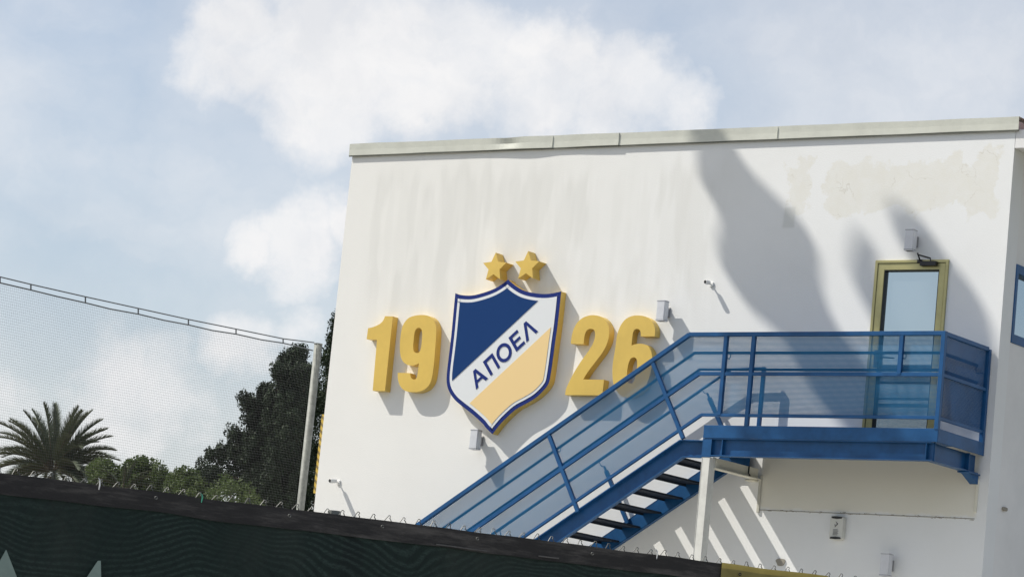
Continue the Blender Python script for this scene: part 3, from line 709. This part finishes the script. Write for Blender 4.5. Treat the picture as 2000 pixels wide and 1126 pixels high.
tx.build('print_lines', M['lamp_trim'], sr)

# ------------------------------------------------------------------ net and pole
D_ = 43.0
pb = atD(588.5, 995, D_); ptp = atD(620, 668, D_)
PX, PY = (pb[0] + ptp[0]) / 2, (pb[1] + ptp[1]) / 2
pole = thing('net_pole', 'tall round galvanised pole in front of the dark trees, carrying the net', 'pole', (PX, PY, 0))
MB().tube([(PX, PY, 0), (PX, PY, ptp[2])], .056, 20).build('shaft', M['pole'], pole, smooth=True)
MB().tube([(PX, PY, ptp[2] - .01), (PX, PY, ptp[2] + .006)], .060, 20).build('cap', M['pole'], pole)
net = thing('safety_net', 'fine dark safety net hanging from a cable left of the pole', 'net', (PX, PY, 0))
Q = lambda x, y: atX(x, y, PX)
cab = [(-140, 508), (0, 540.4), (60.3, 555), (166.8, 579.2), (270, 601.8), (368, 623.3), (461, 642.1), (553, 661), (613.4, 668.5)]
low = [(-140, 515), (-60, 536), (0, 552), (60.3, 566), (113, 579), (166.8, 591), (215, 603), (270, 613), (320, 625), (368, 634), (415, 645), (461, 652), (510, 663), (553, 669.5), (581, 676), (611, 684)]
MB().tube([Q(*p) for p in cab], .008, 6).build('cable', M['net'], net)
lowp = [Q(*p) for p in low]
MB().tube(lowp, .009, 6).build('edge_rope', M['net'], net)
for i in range(1, 8):
    a = Q(*cab[i]); bx_ = min(low, key=lambda q: abs(q[0] - cab[i][0])); b2 = Q(*bx_) 
    if i >= 1 and i < 8: MB().tube([a, b2], .010, 6).build('hanger', M['net'], net)
ly = np.array([p[1] for p in lowp]); lzv = np.array([p[2] for p in lowp]); o_ = np.argsort(ly); ly = ly[o_]; lzv = lzv[o_]
top = lambda y: float(np.interp(y, ly, lzv))
segs = []; cell = .034; y = ly[0]
while y < ly[-1]:
    j = .01 * noise.noise(Vector((y * .8, 0, 0)))
    segs.append(((PX, y, 1.9), (PX, y + j, top(y)))); y += cell
ys = np.linspace(ly[0], ly[-1], 26)
n = int((lzv.max() - 1.9) / cell)
for k in range(1, n):
    off = k * cell
    for i in range(25):
        za = top(ys[i]) * (1 - off / 14) + lzv[-1] * off / 14 - off; zb = top(ys[i + 1]) * (1 - off / 14) + lzv[-1] * off / 14 - off
        if za > 1.9: segs.append(((PX, ys[i], za), (PX, ys[i + 1], zb)))
V, Fq = wires(segs, .00095, (1, 0, 0)); bulk('net_mesh', V, Fq, M['net_thin'], net, kind='stuff')

# ------------------------------------------------------------------ foreground fence
fa = atD(-300, 884, 12.66); fb_ = atD(1900, 1163, 15.0)
fa = Vector(fa); fb_ = Vector(fb_); fd = (fb_ - fa); FL = fd.length; fd.normalize()
fh = Vector((fd.x, fd.y, 0)).normalized(); fn_ = Vector((fh.y, -fh.x, 0))      # towards the camera
if fn_.dot(Vector(C0) - fa) < 0: fn_ = -fn_
def img_to_s(px):      # distance along the fence top for an image column
    lo, hi = 0, FL
    for _ in range(40):
        m = (lo + hi) / 2; P = MW @ (np.array(fa + fd * m) - C0); X = 1000 + F * P[0] / P[2]
        if X < px: lo = m
        else: hi = m
    return (lo + hi) / 2
fence = thing('chain_link_fence', 'chain link fence in the foreground clad in dark green shade cloth', 'fence', (fa.x, fa.y, 0))
def wav(s, t):
    return .010 * noise.noise(Vector((s * .9, t * 1.3, 0))) + .003 * noise.noise(Vector((s * 5, t * 3, 5)))
def topz(s): return .012 * noise.noise(Vector((s * .7, 3.3, 1))) + .004 * noise.noise(Vector((s * 4, 8, 1)))
def sheet(name, s0, s1, t0, t1, off, m, parent, ns=None, nt_=None, edge=None):
    ns = ns or max(2, int((s1 - s0) / .03)); nt_ = nt_ or max(1, int((t1 - t0) / .06)); vs = []; fs = []
    for i in range(ns + 1):
        s = s0 + (s1 - s0) * i / ns
        for j in range(nt_ + 1):
            t = t0 + (t1 - t0) * j / nt_
            if j == nt_ and edge: t += edge(s)
            q = fa + fd * s + Vector((0, 0, topz(s) - t)) + fn_ * (off + wav(s, t)); vs.append(tuple(q))
            if i and j:
                a = i * (nt_ + 1) + j; fs.append((a, a - 1, a - nt_ - 2, a - nt_ - 1))
    # local frame: x along the fence, z up
    o = MB().add(vs, fs).build(name, m, parent, smooth=True); return o
H_ = 2.6
sheet('shade_cloth', 0, FL, .07, H_, .012, M['cloth'], fence)
sy = img_to_s(1403)
sheet('hem_band', 0, sy, 0, .088, .019, M['hem'], fence, nt_=3, edge=lambda s: .006 * noise.noise(Vector((s * 2, 1, 1))))
sheet('hem_band', sy, FL, 0, .088, .019, M['hem'], fence, nt_=3)
# loose folds, the light on them painted in as pale strips
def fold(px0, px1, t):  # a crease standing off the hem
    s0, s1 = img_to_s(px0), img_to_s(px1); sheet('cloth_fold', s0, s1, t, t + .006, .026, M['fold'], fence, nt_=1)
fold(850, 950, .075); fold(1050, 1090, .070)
# yellow banner tied on the right
ban = thing('yellow_banner', 'dull yellow cloth banner tied on the fence at lower right', 'banner', tuple(fa + fd * (sy + .5) - Vector((0, 0, 1.0))))
sheet('banner_cloth', sy + .0, img_to_s(1612), -.004, 1.0, .030, M['ycloth'], ban)
# printed letters on the cloth, only their tips reach the picture
for (pts) in ([(-60, 1200), (12, 1072), (62, 1200)], [(120, 1200), (191, 1094), (197, 1094), (199, 1200)]):
    vs = []
    for (px_, py_) in pts:
        r = ray(px_, py_); nrm = np.array(fn_); t = ((np.array(fa + fn_ * .030) - C0) @ nrm) / (r @ nrm); vs.append(C0 + r * t)
    k = len(vs); cen = sum(vs) / k
    MB().add([tuple(v) for v in vs], [tuple(range(k))]).build('printed_letter', M['print'], fence)
# twisted wire tips of the chain link
tip = MB()
tip.tube([(-.030, 0, -.03), (-.012, .001, .000), (-.003, .002, .014), (.001, .003, .020), (.006, 0, .020), (.009, -.003, .014), (.005, -.003, .009), (.014, 0, -.002), (.030, 0, -.03)], .0021, 6)
t0 = tip.build('wire_twist', M['chrome'], None); t0.parent = fence
ang = math.atan2(fh.y, fh.x); base = Vector((fa.x, fa.y, 0)); k = 0; s = .05
while s < FL:
    o = t0 if k == 0 else t0.copy()
    if k: col.objects.link(o); o.parent = fence
    q = fa + fd * s; o.location = tuple(q - base + Vector((0, 0, topz(s) + .004 + rnd.uniform(-.002, .004)))); o.rotation_euler = (rnd.uniform(-.25, .25), rnd.uniform(-.12, .12), ang + rnd.uniform(-.3, .3))
    s += .0745 * rnd.uniform(.97, 1.03); k += 1
# chain-link wires behind the cloth
V = []; Fq = []; segs = []
s = 0
while s < FL:
    for sg in (1, -1):
        a = fa + fd * s - fn_ * .006 + Vector((0, 0, 0)); b3 = fa + fd * min(FL, max(0, s + sg * H_ * .7)) - fn_ * .006; b3.z -= H_ * abs(min(FL, max(0, s + sg * H_ * .7)) - s) / (H_ * .7) 
        if (b3 - a).length > .05: segs.append((tuple(a), tuple(b3)))
    s += .0745
V, Fq = wires(segs, .0018, tuple(fn_)); bulk('chain_link_wire', V, Fq, M['chrome'], fence, kind='stuff')
# post tops and eyelets and ties
for px_ in (-250, 660, 1560):
    s = img_to_s(px_); q = fa + fd * s - fn_ * .045
    MB().tube([(q.x, q.y, 0), (q.x, q.y, q.z + (.022 if px_ == 660 else -.02))], .030, 14).build('post', M['pole'], fence, smooth=False)
for (px_, t_) in ((741, .030), (926, .030), (1150, .035), (1438, .040), (560, .032), (300, .030)):
    s = img_to_s(px_); q = fa + fd * s + fn_ * .042 + Vector((0, 0, topz(s) - t_)); ex = fh
    ring = [q + ex * (.006 * math.cos(a)) + Vector((0, 0, .006 * math.sin(a))) for a in np.linspace(0, math.tau, 15)]
    MB().tube(ring, .0022, 6).build('eyelet', M['chrome'] if px_ != 1438 else M['black'], fence, smooth=True)
for (px_, m_, hgt) in ((190, M['camwhite'], .03), (1277, M['camwhite'], .025), (390, mat('green_tie', (.05, .35, .22), .5), .018)):
    s = img_to_s(px_); q = fa + fd * s + fn_ * .03 + Vector((0, 0, topz(s)))
    MB().tube([q + Vector((0, 0, hgt)) - fh * .008, q + Vector((0, 0, hgt * .6)), q + fh * .002, q - Vector((0, 0, .020))], [.0015, .003, .0035, .002], 6).build('cable_tie', m_, fence)

# ------------------------------------------------------------------ trees
def inpoly(x, y, P):
    c = False; j = len(P) - 1
    for i in range(len(P)):
        if (P[i][1] > y) != (P[j][1] > y) and x < (P[j][0] - P[i][0]) * (y - P[i][1]) / (P[j][1] - P[i][1]) + P[i][0]: c = not c
        j = i
    return c
def edge_dist(x, y, P):
    d = 1e9
    for i in range(len(P)):
        a = np.array(P[i - 1]); b = np.array(P[i]); ab = b - a; t = max(0, min(1, ((x - a[0]) * ab[0] + (y - a[1]) * ab[1]) / (ab @ ab + 1e-9))); d = min(d, math.hypot(x - a[0] - t * ab[0], y - a[1] - t * ab[1]))
    return d
def leaves(centres, per, spread, size, rs, droop=0.0, asp=.5):
    # quads scattered round clump centres
    c = np.repeat(np.array(centres), per, 0); n = len(c)
    off = rs.normal(0, 1, (n, 3)); off /= np.maximum(1, np.linalg.norm(off, axis=1, keepdims=True) / 1.6)
    sp = np.array(spread) if not np.isscalar(spread) else np.array([spread] * 3)
    c = c + off * sp
    a = rs.normal(0, 1, (n, 3)); a[:, 2] -= droop; a /= np.linalg.norm(a, axis=1, keepdims=True)
    b = np.cross(a, rs.normal(0, 1, (n, 3))); b /= np.linalg.norm(b, axis=1, keepdims=True)
    L = size * rs.uniform(.6, 1.3, (n, 1)); w = L * asp
    V = np.stack([c - a * L, c + b * w, c + a * L, c - b * w], 1).reshape(-1, 3)
    return V, np.arange(n * 4).reshape(n, 4)
def outline_tree(name, label, cat, P, D, bx, mat_, ncl, per, spread, size, seed, thick, droop=0, group=None, tips=(), asp=.5, sparse=None, limbs_to=()):
    rs = np.random.RandomState(seed); xs = [p[0] for p in P]; ysx = [p[1] for p in P]; cs = []
    mxd = max(edge_dist(x, y, P) for x, y in [(rs.uniform(min(xs), max(xs)), rs.uniform(min(ysx), max(ysx))) for _ in range(200)] if inpoly(x, y, P))
    while len(cs) < ncl:
        x, y = rs.uniform(min(xs), max(xs)), rs.uniform(min(ysx), max(ysx))
        if not inpoly(x, y, P): continue
        if sparse and rs.uniform() > sparse(x, y): continue
        e = edge_dist(x, y, P) / mxd
        if sparse and rs.uniform() > e / .28: continue
        cs.append(atD(x, y, D + rs.uniform(-1, 1) * thick * math.sqrt(max(.04, e))))
    for (x, y) in tips: cs += [atD(x + rs.normal(0, 1.5), y + rs.normal(0, 2), D + rs.normal(0, .2)) for _ in range(2)]
    lb = MB()
    for (x, y) in limbs_to:
        D1 = D + rs.uniform(-.8, .8); x0, y0 = 572 - rs.uniform(0, 12), y + 55 + (572 - x) * .12
        A, Bq = atD(x0, y0, D), atD(x, y, D1); Mq = (A + Bq) / 2 + np.array([0, 0, .12]); lb.tube([A, Mq, Bq], [.03, .018, .006], 5)
        us = np.concatenate([np.clip(rs.normal(q, .022, rs.randint(5, 9)), .2, 1) for q in np.linspace(.28, .985, 7)])
        for u in us:
            p = (1 - u) ** 2 * A + 2 * u * (1 - u) * Mq + u * u * Bq
            cs.append(p + np.array([rs.normal(0, .05), rs.normal(0, .10), -rs.uniform(-.03, .13)]) + np.array([rs.normal(0, .12 * (1 - u)), 0, rs.normal(0, .10 * (1 - u))]))
    base = atD(bx, 1000, D); t = thing(name, label, cat, (base[0], base[1], 0), group)
    V, Fq = leaves(cs, per, spread, size, rs, droop, asp)
    bulk('crown', V, Fq, mat_, t)
    tz = max(c[2] for c in cs) * .93
    cxs = np.mean([c[0] for c in cs]); cys = np.mean([c[1] for c in cs])
    MB().tube([(base[0], base[1], 0), (base[0], base[1], tz * .35), (base[0] * .7 + cxs * .3, base[1] * .7 + cys * .3, tz * .7), (cxs, cys, tz * .86)], [.16, .13, .07, .02], 8).build('trunk', M['bark'], t, smooth=True)
    b = lb
    for _ in range(14):
        c = cs[rs.randint(len(cs))]; z0 = rs.uniform(.3, .75) * min(tz, c[2] * 1.1)
        b.tube([(base[0], base[1], min(z0, c[2])), ((base[0] + c[0]) / 2, (base[1] + c[1]) / 2, (z0 + c[2]) / 2 + .1), tuple(c)], [.05, .03, .01], 5)
    b.build('limbs', M['bark'], t)
    return t
Pd = [(584, 680), (594, 700), (600, 716), (607, 730), (612, 760), (620, 800), (606, 1040), (395, 1040), (400, 960), (405, 915), (420, 912), (432, 905), (424, 893), (408, 886), (410, 878), (438, 872), (436, 862), (452, 852), (455, 840), (472, 836), (488, 828), (484, 812), (500, 806), (484, 796), (475, 782), (473, 774), (480, 774), (492, 786), (508, 790), (508, 768), (517, 755), (528, 752), (548, 742), (544, 718), (552, 710), (562, 690), (570, 700), (578, 690)]
outline_tree('conifer_tree', 'tall dark conifer with drooping ragged branches left of the pole', 'tree', Pd, 58, 545, M['dark_leaf'], 1150, 70, (.050, .050, .085), .036, 3, 1.6, .9,
             'dark trees beside the pole', tips=((474, 776), (408, 883), (583, 684), (556, 696), (545, 716), (457, 842), (390, 905), (404, 918)), asp=.38, sparse=lambda x, y: max(.05, min(1, (x - 455) / 90)) ** 1.2, limbs_to=[(474, 776), (486, 812), (456, 842), (430, 868), (408, 883), (402, 915), (425, 925), (505, 772), (517, 757), (543, 716), (560, 696), (584, 684), (500, 835), (470, 880), (600, 720)])
Pd2 = [(644, 645), (641, 668), (630, 676), (628, 700), (622, 715), (618, 750), (608, 800), (600, 860), (596, 1040), (660, 1040), (690, 700), (672, 640), (655, 600), (650, 630)]
outline_tree('conifer_tree', 'dark conifer showing in the gap between the pole and the white building', 'tree', Pd2, 66, 640, M['dark_leaf'], 420, 60, (.06, .06, .10), .042, 5, 1.0, .8, 'dark trees beside the pole', asp=.34)
Pb1 = [(180, 960), (176, 915), (190, 902), (212, 903), (222, 925), (236, 915), (252, 905), (264, 900), (280, 897), (284, 912), (292, 906), (306, 902), (318, 914), (328, 920), (322, 940), (322, 980), (180, 980)]
outline_tree('olive_tree', 'low bushy olive green tree just right of the big palm', 'tree', Pb1, 85, 250, M['green_leaf'], 520, 40, .10, .045, 8, 1.2, 0, 'low green trees beyond the fence')
Pb2 = [(326, 1000), (330, 935), (345, 925), (362, 912), (372, 926), (392, 915), (404, 925), (412, 915), (420, 930), (425, 1000)]
outline_tree('olive_tree', 'low bushy olive green tree against the foot of the dark conifer', 'tree', Pb2, 82, 370, M['green_leaf'], 380, 40, .10, .045, 9, 1.2, 0, 'low green trees beyond the fence')
Pb3 = [(405, 1010), (412, 940), (440, 930), (470, 945), (500, 960), (520, 1010)]
outline_tree('olive_tree', 'low green shrub in front of the dark conifer', 'shrub', Pb3, 56, 450, M['green_leaf'], 120, 30, .08, .03, 12, .8, 0)

def palm(px, py, D, R_, nfr, name, lab, seed, grp, squash=1.0, up=1.25):
    rs = random.Random(seed); c = Vector(atD(px, py, D)); t = thing(name, lab, 'palm tree', (c.x, c.y, 0), grp)
    right = Vector((MW[0][0], MW[0][1], 0)).normalized(); fw = Vector((MW[2][0], MW[2][1], 0)).normalized()
    MB().tube([(c.x, c.y, 0), (c.x, c.y, c.z - .5), (c.x, c.y, c.z - .25), (c.x, c.y, c.z - .12)], [.32, .28, .30, .12], 14).build('trunk', M['palm_dry'], t)
    for k in range(nfr):
        azm = k * 2.39996 + rs.uniform(-.2, .2); f = (k + .5) / nfr
        elv = math.radians(84 - 92 * f ** .85) + rs.uniform(-.06, .06)
        L = R_ * (1.0 - .05 * f) * rs.uniform(.92, 1.06); hd = Vector((math.cos(azm), math.sin(azm), 0))
        if hd.dot(-fw) > .80 and elv < 1.35: azm += .75; hd = Vector((math.cos(azm), math.sin(azm), 0))
        pts = []; n = 14; pos = c + hd * .08 + Vector((0, 0, .05)); e = elv
        for i in range(n + 1):
            pts.append(pos.copy()); st = L / n; pos = pos + hd * (math.cos(e) * st) + Vector((0, 0, math.sin(e) * st)); e -= (.22 + .72 * max(0, math.cos(elv))) / n * (1 + i / n * .6)
        b = MB(); b.tube(pts, [.022 * (1 - .85 * i / n) for i in range(n + 1)], 5)
        stalk = b.build('frond', M['palm_dry'], t)
        V = []; Fc = []
        side = hd.cross(Vector((0, 0, 1))).normalized()
        NL = 84
        for i in range(NL):
            u = .14 + .86 * i / NL; fi = u * n; i0 = min(n - 1, int(fi)); p = pts[i0].lerp(pts[i0 + 1], fi - i0); d = (pts[i0 + 1] - pts[i0]).normalized(); upv = side.cross(d).normalized()
            ll = L * .22 * (math.sin(math.pi * min(1, (u * .82 + .16))) ** .6) * rs.uniform(.85, 1.1)
            for sg in (-1, 1):
                dirv = (d * .95 + side * sg * .5 + upv * rs.uniform(.25, .6)).normalized(); q = p + dirv * ll - Vector((0, 0, ll * .08)); wv = d * .027
                kk = len(V); V += [p - wv, p + wv, q]; Fc.append((kk, kk + 1, kk + 2))
        o = bulk('leaflets', [tuple(v) for v in V], Fc, M['palm_leaf'], stalk)
    return t
palm(103, 922, 92, 2.15, 74, 'palm_tree', 'large date palm with a full round crown rising behind the fence at left', 4, None)
palm(240, 958, 84, .85, 16, 'palm_tree', 'small palm with upright fronds between the low green trees', 6, None)

# trees standing left of the building, out of frame, whose crowns shade the right of the wall
def shade_tree(name, lab, poly, s0, seed, ncl, low_px, grp='tall cypresses left of the building, out of frame'):
    # foliage set back along the sun's rays from where its shadow falls
    rs = np.random.RandomState(seed); cs = []; xs = [p[0] for p in poly]; yy = [p[1] for p in poly]; X0 = at(xs[0], yy[0])[0]
    while len(cs) < ncl:
        x, y = rs.uniform(min(xs), max(xs)), rs.uniform(min(yy), max(yy))
        if not inpoly(x, y, poly): continue
        w = at(x, y); s = s0 + (w[0] - X0) / 2.0 + rs.uniform(-.22, .22)
        cs.append(np.array([w[0] - 2.0 * s, -s, w[2] + 2.55 * s]))
    w = at(*low_px); s = s0 + (w[0] - X0) / 2.0; low_ = np.array([w[0] - 2.0 * s, -s, w[2] + 2.55 * s]); zl = low_[2]
    c0 = np.mean(cs, 0)
    for k in range(700):
        h = rs.uniform(5.5, zl + .2); r = .15 + .4 * (zl - h) / zl; a = rs.uniform(0, math.tau)
        cs.append(np.array([low_[0] + r * math.cos(a) * rs.uniform(.2, 1), low_[1] - .2 + r * math.sin(a) * rs.uniform(.2, 1), h]))
    t = thing(name, lab, 'tree', (low_[0], low_[1] - .2, 0), grp)
    V, Fq = leaves(cs, 22, .018, .034, rs, .3, .6); bulk('crown', V, Fq, M['dark_leaf'], t)
    MB().tube([(low_[0], low_[1] - .2, 0), (low_[0], low_[1] - .2, zl * .8), tuple(c0)], [.22, .12, .03], 8).build('trunk', M['bark'], t)
shade_tree('cypress_tree', 'tall slender cypress outside the frame whose tip shades the middle of the white wall',
           [(1340, 215), (1357, 252), (1372, 286), (1371, 325), (1373, 351), (1392, 386), (1413, 412), (1418, 439), (1411, 470), (1413, 515), (1434, 554), (1464, 592), (1506, 630), (1533, 653), (1562, 707), (1600, 775), (1650, 825), (1690, 880), (1800, 1060), (1950, 1420), (2180, 1420), (1990, 1060), (1870, 870), (1840, 815), (1760, 775), (1715, 740), (1675, 705),
            (1648, 668), (1628, 638), (1609, 600), (1598, 554), (1594, 515), (1584, 470), (1560, 435), (1529, 405), (1495, 374), (1460, 336), (1430, 290), (1399, 252), (1380, 215)], 5.4, 21, 8000, (2060, 1400))
shade_tree('cypress_tree', 'tall slender cypress outside the frame whose tip shades the wall around the door',
           [(1748, 418), (1752, 450), (1765, 480), (1790, 505), (1800, 540), (1820, 590), (1835, 640), (1840, 700), (1850, 800), (1855, 850), (1945, 850), (1940, 700), (1931, 641), (1920, 612), (1907, 585), (1880, 548), (1856, 522), (1835, 488), (1813, 458), (1792, 434), (1775, 418)], 6.6, 23, 2400, (2160, 1400))
shade_tree('cypress_tree', 'slim cypress outside the frame whose tip shades the left of the door frame',
           [(1686, 468), (1674, 488), (1670, 525), (1676, 558), (1688, 584), (1706, 610), (1730, 660), (1760, 720), (1775, 700), (1750, 640), (1722, 590), (1712, 545), (1708, 500), (1698, 470)], 8.0, 25, 800, (2200, 1400))
